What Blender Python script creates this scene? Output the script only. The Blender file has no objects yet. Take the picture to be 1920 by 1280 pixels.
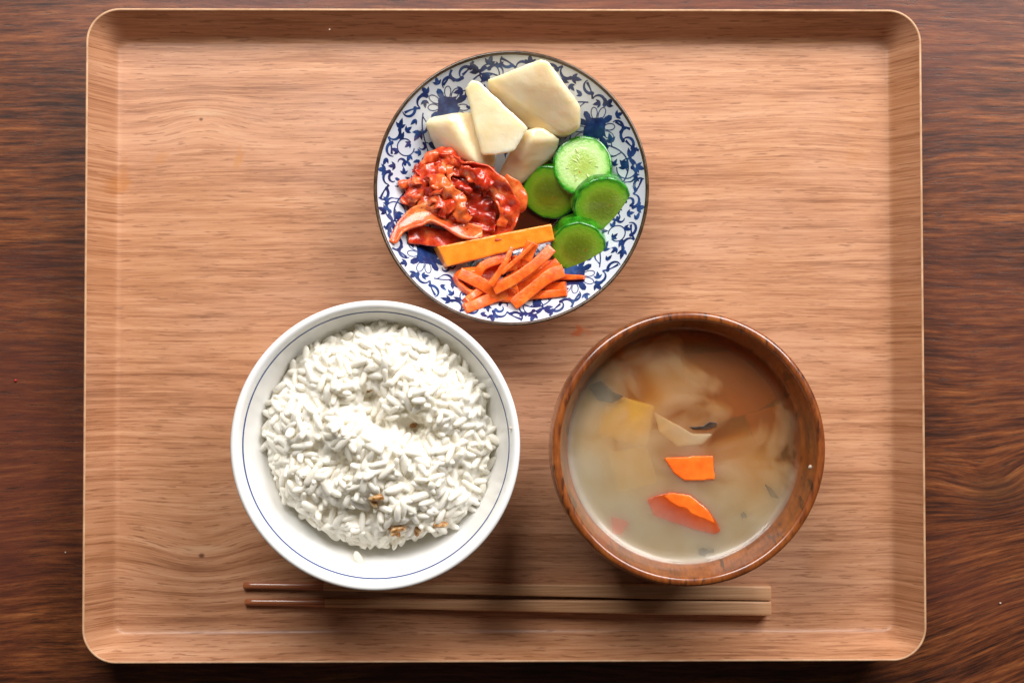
import bpy, bmesh, math, random
import numpy as np
from mathutils import Vector, Matrix, Euler, noise as mnoise

# ------------------------------------------------------------------ camera, world, windows, exposure
scene = bpy.context.scene
col = scene.collection
S = 0.01                                   # all lengths below are in centimetres
R = math.radians

CAM_ROT = Euler((R(1.5426), R(-0.649), R(-0.0673)), 'XYZ')
CAM_D = 63.0
CAM_M = CAM_ROT.to_matrix()
CAM_P = CAM_M @ Vector((0, 0, CAM_D))
cd = bpy.data.cameras.new('camera'); cam = bpy.data.objects.new('camera', cd); col.objects.link(cam)
cam.location = CAM_P * S; cam.rotation_euler = CAM_ROT
cd.sensor_width = 36; cd.lens = 50; cd.clip_start = 0.01; cd.clip_end = 20
cd.dof.use_dof = True; cd.dof.focus_distance = 0.58; cd.dof.aperture_fstop = 11
scene.camera = cam

world = bpy.data.worlds.new('World'); scene.world = world; world.use_nodes = True
bgn = world.node_tree.nodes['Background']
bgn.inputs[0].default_value = (1.0, 0.86, 0.72, 1); bgn.inputs[1].default_value = 0.05

def window_light(name, azim, elev, dist, w, h, power, color):
    l = bpy.data.lights.new(name, 'AREA'); l.shape = 'RECTANGLE'; l.size = w; l.size_y = h
    l.energy = power; l.color = color
    o = bpy.data.objects.new(name, l); col.objects.link(o)
    d = Vector((math.cos(R(elev)) * math.cos(R(azim)), math.cos(R(elev)) * math.sin(R(azim)), math.sin(R(elev))))
    o.location = d * dist
    o.rotation_euler = d.to_track_quat('Z', 'Y').to_euler()
    return o
window_light('window_light', 50, 38, 1.20, 0.74, 0.52, 18.0, (1.0, 0.97, 0.96))
window_light('window_light', 108, 48, 1.00, 0.50, 0.40, 10.2, (1.0, 0.97, 0.94))

vs = scene.view_settings
vs.view_transform = 'Standard'; vs.look = 'None'; vs.exposure = 0.0; vs.gamma = 1.0; vs.use_curve_mapping = False
cy = scene.cycles
cy.use_denoising = True
cy.max_bounces = 26; cy.diffuse_bounces = 10; cy.glossy_bounces = 4; cy.transmission_bounces = 6
cy.volume_bounces = 24; cy.transparent_max_bounces = 12
cy.sample_clamp_indirect = 4.0

# ------------------------------------------------------------------ helpers
def P(px, py, z):
    """photo pixel -> world point (cm) on the horizontal plane at height z"""
    f = 50 / 36 * 1920
    d = CAM_M @ Vector(((px - 960) / f, -(py - 640) / f, -1))
    t = (z - CAM_P.z) / d.z
    return CAM_P + d * t

ORG = {}
def empty(name, loc):
    o = bpy.data.objects.new(name, None); col.objects.link(o)
    o.empty_display_size = 0.01
    o.location = Vector(loc) * S; ORG[o] = Vector(loc)
    return o

def tag(o, label, cat, group=None):
    o['label'] = label; o['category'] = cat
    if group: o['group'] = group
    return o

def mk(name, verts, faces, mat, parent=None, smooth=True, base=None):
    """one mesh object from world-space centimetre vertices"""
    verts = [Vector(v) for v in verts]
    if parent is not None: org = ORG[parent]
    elif base is not None: org = Vector(base)
    else:
        n = len(verts)
        org = Vector((sum(v.x for v in verts) / n, sum(v.y for v in verts) / n, min(v.z for v in verts)))
    me = bpy.data.meshes.new(name)
    me.from_pydata([tuple((v - org) * S) for v in verts], [], faces)
    bm = bmesh.new(); bm.from_mesh(me); bmesh.ops.recalc_face_normals(bm, faces=bm.faces); bm.to_mesh(me); bm.free()
    if smooth: me.polygons.foreach_set('use_smooth', [True] * len(me.polygons))
    me.materials.append(mat)
    o = bpy.data.objects.new(name, me); col.objects.link(o)
    ORG[o] = org
    if parent is not None: o.parent = parent
    else: o.location = org * S
    return o

def lathe(profile, cx, cy_, n=96, close_start=False, close_end=False):
    v, f = [], []
    rows = []
    for (r, z) in profile:
        if r < 1e-6:
            rows.append([len(v)]); v.append((cx, cy_, z))
        else:
            rows.append(list(range(len(v), len(v) + n)))
            for i in range(n):
                a = 2 * math.pi * i / n
                v.append((cx + r * math.cos(a), cy_ + r * math.sin(a), z))
    for a, b in zip(rows[:-1], rows[1:]):
        for i in range(n):
            j = (i + 1) % n
            if len(a) == 1 and len(b) == 1: continue
            if len(a) == 1: f.append((a[0], b[i], b[j]))
            elif len(b) == 1: f.append((a[i], a[j], b[0]))
            else: f.append((a[i], a[j], b[j], b[i]))
    return v, f

def catmull(pts, n):
    pts = [Vector(p) for p in pts]
    if len(pts) == 2:
        return [pts[0].lerp(pts[1], i / (n - 1)) for i in range(n)]
    e = [pts[0] * 2 - pts[1]] + pts + [pts[-1] * 2 - pts[-2]]
    out = []
    m = len(pts) - 1
    for k in range(n):
        t = k / (n - 1) * m
        i = min(int(t), m - 1); u = t - i
        a, b, c, d = e[i], e[i + 1], e[i + 2], e[i + 3]
        out.append(0.5 * ((2 * b) + (c - a) * u + (2 * a - 5 * b + 4 * c - d) * u * u + (3 * b - a - 3 * c + d) * u ** 3))
    return out

def smoothstep(a, b, x):
    t = max(0, min(1, (x - a) / (b - a))); return t * t * (3 - 2 * t)

# ------------------------------------------------------------------ node helper
class Mat:
    def __init__(s, name):
        s.m = bpy.data.materials.new(name); s.m.use_nodes = True
        s.t = s.m.node_tree; s.n = s.t.nodes; s.l = s.t.links
        s.bsdf = s.n['Principled BSDF']; s.out = s.n['Material Output']
        s._co = None
    def co(s):                              # object coordinates in centimetres
        if s._co is None:
            tc = s.n.new('ShaderNodeTexCoord')
            s._co = s.vec('SCALE', tc.outputs['Object'], scale=100)
        return s._co
    def put(s, sock, val):
        if isinstance(val, bpy.types.NodeSocket): s.l.new(val, sock)
        elif val is not None:
            if isinstance(val, (tuple, list)) and len(val) == 3 and sock.type == 'RGBA': val = (*val, 1)
            sock.default_value = val
    def vec(s, op, a, b=None, scale=None):
        k = s.n.new('ShaderNodeVectorMath'); k.operation = op
        s.put(k.inputs[0], a); s.put(k.inputs[1], b)
        if scale is not None: s.put(k.inputs['Scale'], scale)
        return k.outputs['Value'] if op in ('LENGTH', 'DISTANCE', 'DOT_PRODUCT') else k.outputs[0]
    def math(s, op, a, b=None, c=None, clamp=False):
        k = s.n.new('ShaderNodeMath'); k.operation = op; k.use_clamp = clamp
        s.put(k.inputs[0], a); s.put(k.inputs[1], b); s.put(k.inputs[2], c)
        return k.outputs[0]
    def sep(s, v):
        k = s.n.new('ShaderNodeSeparateXYZ'); s.put(k.inputs[0], v); return k.outputs
    def comb(s, x, y, z=0.0):
        k = s.n.new('ShaderNodeCombineXYZ'); s.put(k.inputs[0], x); s.put(k.inputs[1], y); s.put(k.inputs[2], z); return k.outputs[0]
    def noise(s, v, scale=1.0, detail=3.0, rough=0.55, dist=0.0):
        k = s.n.new('ShaderNodeTexNoise'); s.put(k.inputs['Vector'], v)
        k.inputs['Scale'].default_value = scale; k.inputs['Detail'].default_value = detail
        k.inputs['Roughness'].default_value = rough; k.inputs['Distortion'].default_value = dist
        return k.outputs[0]
    def ramp(s, f, stops, interp='LINEAR'):
        k = s.n.new('ShaderNodeValToRGB'); s.put(k.inputs[0], f)
        cr = k.color_ramp; cr.interpolation = interp
        while len(cr.elements) < len(stops): cr.elements.new(0.5)
        for e, (p, c) in zip(cr.elements, stops):
            e.position = p; e.color = (*c, 1) if len(c) == 3 else c
        return k.outputs[0]
    def mr(s, f, a, b, c=0.0, d=1.0):
        k = s.n.new('ShaderNodeMapRange'); s.put(k.inputs[0], f)
        for i, x in enumerate((a, b, c, d)): s.put(k.inputs[i + 1], x)
        return k.outputs[0]
    def mix(s, f, a, b, mode='MIX'):
        k = s.n.new('ShaderNodeMix'); k.data_type = 'RGBA'; k.blend_type = mode
        s.put(k.inputs[0], f); s.put(k.inputs[6], a); s.put(k.inputs[7], b)
        return k.outputs[2]
    def bump(s, h, strength, dist=0.02):
        k = s.n.new('ShaderNodeBump'); s.put(k.inputs['Height'], h)
        k.inputs['Strength'].default_value = strength; k.inputs['Distance'].default_value = dist * S
        s.l.new(k.outputs[0], s.bsdf.inputs['Normal'])
    def set(s, **kw):
        names = dict(color='Base Color', rough='Roughness', spec='Specular IOR Level', coat='Coat Weight', coat_rough='Coat Roughness',
                     sss='Subsurface Weight', sss_scale='Subsurface Scale', sss_radius='Subsurface Radius', ior='IOR', trans='Transmission Weight',
                     sheen='Sheen Weight')
        for k, v in kw.items():
            s.put(s.bsdf.inputs[names[k]], v)
        return s

def gauss2(M, x, y, x0, y0, sx, sy):
    """exp(-(dx/sx)^2-(dy/sy)^2) as nodes"""
    dx = M.math('DIVIDE', M.math('SUBTRACT', x, x0), sx); dy = M.math('DIVIDE', M.math('SUBTRACT', y, y0), sy)
    q = M.math('ADD', M.math('MULTIPLY', dx, dx), M.math('MULTIPLY', dy, dy))
    return M.math('EXPONENT', M.math('MULTIPLY', q, -1.0))

# ------------------------------------------------------------------ materials: wood
def mat_tray():
    M = Mat('tray_oak'); c = M.co(); x, y, z = M.sep(c)
    k1 = P(377, 224, 0.5); k2 = P(378, 1041, 0.5); o = TRAY_ORG
    w = M.math('MULTIPLY', M.math('SUBTRACT', M.noise(M.comb(M.math('MULTIPLY', x, .045), M.math('MULTIPLY', y, .11)), 1, 2, .5), .5), .9)
    y2 = M.math('ADD', y, w)
    for (k, amp, sx, sy) in ((k1, -0.55, 1.9, 1.1), (k2, 0.75, 2.4, 1.7), (P(1480, 250, .5), -.3, 3.2, 1.6)):
        g = gauss2(M, x, y, k.x - o.x, k.y - o.y, sx, sy)
        y2 = M.math('ADD', y2, M.math('MULTIPLY', g, amp))
    # ripples of the figured grain under the lower knot
    rg = gauss2(M, x, y, k2.x - o.x + .5, k2.y - o.y - 2.2, 6.5, 3.0)
    band = M.noise(M.comb(M.math('MULTIPLY', x, .03), M.math('MULTIPLY', y2, .8)), 1, 3, .6)
    rays = M.noise(M.comb(M.math('MULTIPLY', x, .17), M.math('MULTIPLY', y2, 5.2), 3.1), 1, 5, .70)
    fine = M.noise(M.comb(M.math('MULTIPLY', x, .55), M.math('MULTIPLY', y2, 19.), 7.7), 1, 3, .7)
    pore = M.noise(M.comb(M.math('MULTIPLY', x, 1.1), M.math('MULTIPLY', y2, 15.), 1.7), 1, 2, .5)
    ring = M.math('SINE', M.math('ADD', M.math('MULTIPLY', y2, 9.0), M.math('MULTIPLY', rays, 7.0)))
    f = M.math('ADD', M.math('MULTIPLY', band, .30), M.math('MULTIPLY', rays, .42))
    f = M.math('ADD', f, M.math('MULTIPLY', fine, .36))
    f = M.math('ADD', f, M.math('MULTIPLY', M.math('MULTIPLY', ring, M.mr(rg, 0, 1, .012, .06)), 1.0))
    colr = M.ramp(f, [(.36, (.16, .056, .021)), (.46, (.32, .134, .060)), (.55, (.475, .224, .112)), (.65, (.58, .308, .170)), (.77, (.65, .38, .235))])
    blotch = M.noise(M.comb(M.math('MULTIPLY', x, .10), M.math('MULTIPLY', y, .16), 5.), 1, 3, .6)
    colr = M.mix(M.mr(blotch, .48, .72, 0, .40), colr, (.50, .28, .185))
    colr = M.mix(M.mr(blotch, .46, .28, 0, .35), colr, (.45, .195, .078))
    colr = M.mix(M.mr(pore, .61, .66, 0, .65), colr, (.22, .085, .035))
    # knots
    for k, rr in ((k1, .10), (k2, .15)):
        kk = gauss2(M, x, y, k.x - o.x, k.y - o.y, rr, rr * .8)
        colr = M.mix(M.mr(kk, .25, .8, 0, .85), colr, (.10, .035, .012))
        hl = gauss2(M, x, y, k.x - o.x + .15, k.y - o.y + .28, 1.0, .13)
        colr = M.mix(M.math('MULTIPLY', hl, .5), colr, (.66, .42, .25))
    # old food stains
    for (px, py, sx, sy, a, cc) in ((1084, 618, .16, .26, .75, (.50, .085, .012)), (1096, 622, .35, .2, .35, (.50, .12, .03)), (229, 335, .28, .75, .4, (.42, .15, .03)), (222, 350, .5, .35, .4, (.42, .15, .03)),
                                    (447, 298, .15, .5, .5, (.45, .18, .04)), (303, 295, .25, .25, .35, (.45, .18, .05)), (1535, 1052, .6, .5, .25, (.36, .14, .05)), (940, 250, .3, .6, .3, (.45, .18, .05)),
                                    (1600, 290, .5, .5, .25, (.45, .18, .05)), (568, 1235, .07, .07, .8, (.35, .06, .02))):
        q = P(px, py, .5)
        wob = M.math('MULTIPLY', M.math('SUBTRACT', M.noise(c, 2.2, 3, .6), .5), 1.0)
        g = gauss2(M, M.math('ADD', x, wob), M.math('ADD', y, wob), q.x - o.x, q.y - o.y, sx, sy)
        colr = M.mix(M.math('MULTIPLY', M.mr(g, .2, .75, 0, 1), a), colr, cc)
    rgh = M.mr(M.noise(c, .35, 3, .6), .3, .7, .36, .50)
    M.set(color=colr, rough=rgh, spec=.5)
    h = M.math('ADD', M.math('MULTIPLY', fine, .5), M.math('MULTIPLY', M.mr(pore, .60, .72, 1, 0), .8))
    M.bump(h, .25, .012)
    return M.m

def mat_table():
    M = Mat('table_dark_wood'); c = M.co(); x, y, z = M.sep(c)
    w = M.math('MULTIPLY', M.math('SUBTRACT', M.noise(M.comb(M.math('MULTIPLY', x, .07), M.math('MULTIPLY', y, .09)), 1, 2, .5), .5), 1.5)
    y2 = M.math('ADD', y, w)
    # the grain climbs towards the lower right corner and bends round a knot at the right edge
    g = gauss2(M, x, y, 23., -13., 9., 7.); y2 = M.math('SUBTRACT', y2, M.math('MULTIPLY', M.math('MULTIPLY', g, .30), M.math('SUBTRACT', x, 14.)))
    g2 = gauss2(M, x, y, 21.5, -6.6, 2.2, 1.4); y2 = M.math('ADD', y2, M.math('MULTIPLY', g2, 1.3))
    g3 = gauss2(M, x, y, -22., -11., 6., 4.); y2 = M.math('SUBTRACT', y2, M.math('MULTIPLY', M.math('MULTIPLY', g3, .12), M.math('ADD', x, 22.)))
    band = M.noise(M.comb(M.math('MULTIPLY', x, .05), M.math('MULTIPLY', y2, .42)), 1, 4, .6)
    streak = M.noise(M.comb(M.math('MULTIPLY', x, .30), M.math('MULTIPLY', y2, 4.6), 2.2), 1, 6, .74)
    dash = M.noise(M.comb(M.math('MULTIPLY', x, .7), M.math('MULTIPLY', y2, 11.), 9.), 1, 3, .65)
    f = M.math('ADD', M.math('MULTIPLY', band, .36), M.math('MULTIPLY', streak, .74))
    f = M.math('ADD', f, M.math('MULTIPLY', M.math('SUBTRACT', dash, .5), .40))
    colr = M.ramp(f, [(.38, (.012, .0035, .002)), (.47, (.050, .013, .005)), (.55, (.115, .031, .010)), (.63, (.20, .060, .018)), (.74, (.34, .125, .040))])
    red = M.noise(M.comb(M.math('MULTIPLY', x, .06), M.math('MULTIPLY', y, .12), 4.), 1, 2, .5)
    colr = M.mix(M.mr(red, .45, .65, 0, .55), colr, (.115, .030, .018), 'MIX')
    colr = M.mix(M.mr(dash, .56, .66, 0, .8), colr, (.012, .006, .004))
    colr = M.mix(M.mr(g2, .5, 1, 0, .6), colr, (.02, .009, .005))
    M.set(color=colr, rough=M.mr(streak, .3, .7, .46, .36), spec=.38)
    M.bump(M.math('ADD', M.math('MULTIPLY', streak, .6), M.math('MULTIPLY', M.mr(dash, .58, .72, 1, 0), .6)), .28, .03)
    return M.m

def mat_edge():
    M = Mat('rim_veneer'); c = M.co()
    n = M.noise(M.vec('MULTIPLY', c, (1.5, 1.5, 14.)), 1, 3, .6)
    M.set(color=M.ramp(n, [(.3, (.42, .22, .11)), (.7, (.62, .38, .22))]), rough=.5)
    return M.m

def mat_soupbowl():
    M = Mat('lacquered_bowl_wood'); c = M.co(); x, y, z = M.sep(c)
    n = M.noise(M.comb(M.math('MULTIPLY', x, .9), M.math('MULTIPLY', y, .35), M.math('MULTIPLY', z, 1.2)), 1, 4, .6, .4)
    s1 = M.noise(M.comb(M.math('MULTIPLY', x, 9.), M.math('MULTIPLY', y, 1.6), M.math('MULTIPLY', z, 2.)), 1, 3, .6)
    s2 = M.noise(M.comb(M.math('MULTIPLY', x, 5.), M.math('MULTIPLY', y, 1.2), M.math('MULTIPLY', z, 1.)), 1, 2, .5)
    f = M.math('ADD', M.math('MULTIPLY', n, .6), M.math('MULTIPLY', s1, .4))
    colr = M.ramp(f, [(.32, (.07, .013, .003)), (.5, (.215, .052, .008)), (.68, (.35, .105, .018))])
    colr = M.mix(M.mr(s2, .60, .68, 0, .8), colr, (.035, .009, .003))
    M.set(color=colr, rough=.34, spec=.5, coat=.9, coat_rough=.07)
    M.bump(s1, .12, .01)
    return M.m

def mat_chopstick(tip=False):
    M = Mat('chopstick_tip_lacquer' if tip else 'chopstick_bamboo'); c = M.co(); x, y, z = M.sep(c)
    n = M.noise(M.comb(M.math('MULTIPLY', x, .22), M.math('MULTIPLY', y, 11.), M.math('MULTIPLY', z, 11.)), 1, 3, .6)
    if tip:
        M.set(color=M.ramp(n, [(.3, (.22, .055, .018)), (.7, (.48, .16, .06))]), rough=.30, coat=.6, coat_rough=.15)
        M.bump(M.noise(c, 5, 3, .6), .25, .02)
    else:
        M.set(color=M.ramp(n, [(.3, (.37, .17, .075)), (.5, (.52, .27, .13)), (.7, (.64, .385, .215))]), rough=.5)
        M.bump(n, .2, .01)
    return M.m

def mat_simple(name, color, **kw):
    M = Mat(name); M.set(color=color, **kw); return M.m

# ------------------------------------------------------------------ the setting: table
TRAY_ORG = Vector((-0.308, 0.280, 0.0))
TABLE = mat_table()
def slab(x0, x1, y0, y1, z0, z1):
    v = [(x0, y0, z0), (x1, y0, z0), (x1, y1, z0), (x0, y1, z0), (x0, y0, z1), (x1, y0, z1), (x1, y1, z1), (x0, y1, z1)]
    f = [(3, 2, 1, 0), (4, 5, 6, 7), (0, 1, 5, 4), (1, 2, 6, 5), (2, 3, 7, 6), (3, 0, 4, 7)]
    return v, f
v, f = slab(-75, 75, -45, 45, -3.2, 0)
t = mk('table', v, f, TABLE, smooth=False, base=(0, 0, 0)); t['kind'] = 'structure'
t['label'] = 'dark brown stained wooden table top with streaky grain'

# ------------------------------------------------------------------ tray (36 x 28 cm moulded plywood)
ZF = 0.5                                   # height of the tray floor
tray = tag(empty('serving_tray', TRAY_ORG), 'pale oak rectangular serving tray with rounded corners holding the whole meal', 'tray')
def rrect(hw, hh, r, z, n=14):
    pts = []
    for (sx, sy, a0) in ((1, 1, 0), (-1, 1, 90), (-1, -1, 180), (1, -1, 270)):
        for k in range(n + 1):
            a = R(a0 + 90 * k / n)
            pts.append((TRAY_ORG.x + sx * (hw - r) + r * math.cos(a), TRAY_ORG.y + sy * (hh - r) + r * math.sin(a), z))
    return pts
def loft(loops, closed=False):
    v, f = [], []
    n = len(loops[0])
    for L in loops: v += L
    m = len(loops)
    for k in range(m if closed else m - 1):
        a, b = k * n, ((k + 1) % m) * n
        for i in range(n):
            j = (i + 1) % n
            f.append((a + i, a + j, b + j, b + i))
    return v, f
TW, TH, EXT, ZR = 17.97, 13.97, 1.01, 2.1
def tray_loop(off, z, r0=.42):              # off: distance out from the foot of the wall
    return rrect(TW - EXT + off, TH - EXT + off, max(.1, r0 + off), z)
OAK = mat_tray(); EDGE = mat_edge()
fl = tray_loop(-.12, ZF)
fv = fl + tray_loop(-.02, 0.12)
n = len(fl)
ff = [tuple(range(n)), tuple(reversed(range(n, 2 * n)))] + [(i, (i + 1) % n, n + (i + 1) % n, n + i) for i in range(n)]
mk('tray_floor', fv, ff, OAK, tray, smooth=False)
prof = [(-.12, ZF), (-.04, ZF + .012), (.03, ZF + .05), (.09, ZF + .11), (.15, ZF + .20), (.22, ZF + .32), (.38, ZF + .62), (.60, ZF + 1.00), (.80, ZF + 1.32), (EXT - .08, ZR - .015)]
inner = [tray_loop(a, b) for a, b in prof]
outer = [tray_loop(EXT + .01, ZR - .06), tray_loop(EXT - .16, ZF + 1.1), tray_loop(.55, ZF + .48), tray_loop(.36, .34), tray_loop(.22, .08), tray_loop(.10, .012), tray_loop(-.12, .004)]
v, f = loft(inner); mk('tray_wall', v, f, OAK, tray)
v, f = loft(outer); mk('tray_underside', v, f, OAK, tray)
v, f = loft([tray_loop(EXT - .08, ZR - .015), tray_loop(EXT - .065, ZR + .005), tray_loop(EXT - .03, ZR + .014), tray_loop(EXT, ZR + .005), tray_loop(EXT + .015, ZR - .02), tray_loop(EXT + .01, ZR - .06)])
mk('rim_edge', v, f, EDGE, tray)

# ------------------------------------------------------------------ chopsticks
BAM, TIP = mat_chopstick(), mat_chopstick(True)
def stick(xyA, xyB, wA, wB, split):
    """A tip, B handle end; square section with softened corners that turns round towards the tip"""
    A, B = Vector(xyA), Vector(xyB)
    d = (B - A).normalized(); sdir = Vector((-d.y, d.x, 0)).normalized()
    def ring(t):
        c = A.lerp(B, t); w = (wA + (wB - wA) * min(1, t * 1.25)) / 2
        e = 2.2 + 6 * smoothstep(.1, .35, t)
        pts = []
        for i in range(20):
            a = 2 * math.pi * i / 20 + math.pi / 20
            ca, sa = math.cos(a), math.sin(a)
            u = math.copysign(abs(ca) ** (2 / e), ca) * w; q = math.copysign(abs(sa) ** (2 / e), sa) * w
            pts.append(c + sdir * u + Vector((0, 0, ZF + .006 + w + q)) - Vector((0, 0, c.z)))
        return pts
    def tube(ts, cap0, cap1):
        loops = []
        if cap0: loops.append([ring(ts[0])[i].lerp(sum(ring(ts[0]), Vector()) / 20, .35) - d * .03 for i in range(20)])
        loops += [ring(t) for t in ts]
        if cap1: loops.append([p.lerp(sum(ring(ts[-1]), Vector()) / 20, .10) + d * .025 for p in ring(ts[-1])])
        v, f = loft(loops)
        m = len(v)
        if cap0: f.append(tuple(reversed(range(20))))
        if cap1: f.append(tuple(range(m - 20, m)))
        return v, f
    return tube([split * k / 10 for k in range(11)], True, False), tube([split + (1 - split) * k / 24 for k in range(25)], False, True), A.lerp(B, .5)
for (tp, en, lab) in (((457, 1097), (1445, 1112.5), 'tapered wooden chopstick lying nearer the two bowls, its tip under the rice bowl rim'),
                      ((460, 1128), (1445, 1141), 'tapered wooden chopstick lying nearer the tray edge, away from the bowls')):
    a, b = P(*tp, .7), P(*en, 1.1); a.z = b.z = 0
    (v1, f1), (v2, f2), mid = stick(a, b, .29, .62, .152)
    e = tag(empty('chopstick', (mid.x, mid.y, ZF)), lab, 'chopstick', 'pair of chopsticks')
    mk('shaft', v2, f2, BAM, e); mk('lacquered_tip', v1, f1, TIP, e)

# ------------------------------------------------------------------ rice bowl
PORC = Mat('white_porcelain'); PORC.set(color=PORC.mix(PORC.mr(PORC.noise(PORC.co(), .5, 2, .5), .3, .7), (.85, .84, .81), (.81, .82, .82)), rough=.12, spec=.5, coat=.3, coat_rough=.05); PORC = PORC.m
BLUEL = mat_simple('cobalt_line', (.035, .075, .26), rough=.15)
rc = P(703.5, 834.5, 6.3)
bowl = tag(empty('rice_bowl', (rc.x, rc.y, ZF)), 'white porcelain bowl with a thin blue line inside the rim, full of rice', 'bowl')
RZ, RR = 6.3, 5.76
def rice_in(z):                             # inner radius at height z
    t = max(0., min(1., (z - 1.5) / (RZ - .12 - 1.5)))
    return 5.44 * (t ** .30 if t > 0 else 0)
inn = [(0, 1.5)] + [(rice_in(1.5 + (RZ - .12 - 1.5) * (k / 26) ** 2.2), 1.5 + (RZ - .12 - 1.5) * (k / 26) ** 2.2) for k in range(1, 27)]
rim = [(5.50, RZ - .05), (5.57, RZ - .008), (5.65, RZ), (5.73, RZ - .03), (5.765, RZ - .10)]
outp = [(5.74, RZ - .3), (5.62, RZ - .9), (5.40, RZ - 1.7), (5.0, RZ - 2.7), (4.4, RZ - 3.7), (3.6, RZ - 4.6), (2.75, RZ - 5.1), (2.4, RZ - 5.2)]
v, f = lathe(inn + rim + outp, rc.x, rc.y, 128); mk('body', v, f, PORC, bowl)
v, f = lathe([(2.4, RZ - 5.2), (2.35, ZF + .3), (2.28, ZF + .03), (2.18, ZF + .005), (2.05, ZF + .03), (2.0, ZF + .5), (0, ZF + .55)], rc.x, rc.y, 64); mk('foot_ring', v, f, PORC, bowl)
zb = RZ - .42
v, f = lathe([(rice_in(zb - .05) - .010, zb - .05), (rice_in(zb) - .016, zb), (rice_in(zb + .05) - .010, zb + .05)], rc.x, rc.y, 128); mk('blue_line', v, f, BLUEL, bowl)

# ------------------------------------------------------------------ soup bowl
SZ = 6.8
sc_ = P(1291.5, 841, SZ)
BW = mat_soupbowl()
sb = tag(empty('soup_bowl', (sc_.x, sc_.y, ZF)), 'glossy reddish brown turned wooden bowl filled with cloudy soup', 'bowl')
LZ = 5.3
def soup_in(z):
    t = max(0., min(1., (z - 1.4) / (SZ - .1 - 1.4)))
    return 5.08 * t ** .26
inn = [(0, 1.4)] + [(soup_in(1.4 + (SZ - .1 - 1.4) * (k / 24) ** 2), 1.4 + (SZ - .1 - 1.4) * (k / 24) ** 2) for k in range(1, 25)]
v, f = lathe(inn, sc_.x, sc_.y, 128); mk('inner_wall', v, f, BW, sb)
v, f = lathe([(5.08, SZ - .1), (5.11, SZ - .045), (5.17, SZ - .008), (5.25, SZ), (5.33, SZ - .012), (5.40, SZ - .06), (5.43, SZ - .14)], sc_.x, sc_.y, 128); mk('rim', v, f, BW, sb)
v, f = lathe([(5.43, SZ - .14), (5.47, SZ - .5), (5.50, SZ - 1.2), (5.42, SZ - 2.2), (5.15, SZ - 3.2), (4.6, SZ - 4.2), (3.7, SZ - 5.0), (2.9, SZ - 5.35)], sc_.x, sc_.y, 128); mk('outer_wall', v, f, BW, sb)
v, f = lathe([(2.9, SZ - 5.35), (2.75, ZF + .5), (2.8, ZF + .06), (2.7, ZF + .005), (2.4, ZF + .02), (2.3, ZF + .4), (0, ZF + .45)], sc_.x, sc_.y, 64); mk('foot', v, f, BW, sb)

# broth: one closed body of cloudy liquid, climbing the wall a little at its edge
def mat_broth():
    M = Mat('miso_broth'); M.n.remove(M.bsdf)
    tr = M.n.new('ShaderNodeBsdfTransparent'); gl = M.n.new('ShaderNodeBsdfGlossy'); gl.inputs['Roughness'].default_value = .03
    fr = M.n.new('ShaderNodeFresnel'); fr.inputs['IOR'].default_value = 1.34
    mx = M.n.new('ShaderNodeMixShader')
    M.l.new(fr.outputs[0], mx.inputs[0]); M.l.new(tr.outputs[0], mx.inputs[1]); M.l.new(gl.outputs[0], mx.inputs[2])
    M.l.new(mx.outputs[0], M.out.inputs['Surface'])
    c = M.co(); x, y, z = M.sep(c)
    # miso has settled in clouds: thick towards the lower left, clear towards the upper right
    g = M.math('ADD', M.math('MULTIPLY', x, -.10), M.math('MULTIPLY', y, -.17))
    n = M.math('SUBTRACT', M.noise(M.vec('MULTIPLY', c, (1., 1., .5)), .42, 3, .6, .6), .5)
    cl = M.mr(M.math('ADD', g, M.math('MULTIPLY', n, 2.2)), -.40, .70, 0, 1)
    vs_ = M.n.new('ShaderNodeVolumeScatter'); vs_.inputs['Color'].default_value = (1., 1., 1., 1); vs_.inputs['Anisotropy'].default_value = .0
    M.put(vs_.inputs['Density'], M.mr(cl, 0, 1, 60, 820))
    va = M.n.new('ShaderNodeVolumeAbsorption'); va.inputs['Color'].default_value = (.99, .83, .33, 1); M.put(va.inputs['Density'], M.mr(cl, 0, 1, 300, 165))  # clear side absorbs more, which partly paints in the rim's shade on the soup
    ad = M.n.new('ShaderNodeAddShader'); M.l.new(vs_.outputs[0], ad.inputs[0]); M.l.new(va.outputs[0], ad.inputs[1])
    M.l.new(ad.outputs[0], M.out.inputs['Volume'])
    return M.m
rl = soup_in(LZ)
bp = [(0, LZ), (rl - .5, LZ), (rl - .30, LZ), (rl - .22, LZ + .012), (rl - .16, LZ + .036), (rl - .10, LZ + .064), (rl - .045, LZ + .095), (rl + .01, LZ + .15), (rl + .12, LZ + .15)]
bp += [(soup_in(z) + .12, z) for z in (4.6, 3.8, 3.0, 2.4, 2.0, 1.7)] + [(0, 1.3)]
v, f = lathe(bp, sc_.x, sc_.y, 128)
tag(mk('miso_soup', v, f, mat_broth(), base=(sc_.x, sc_.y, 1.3)), 'cloudy tan miso broth filling the wooden bowl', 'soup')

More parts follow.
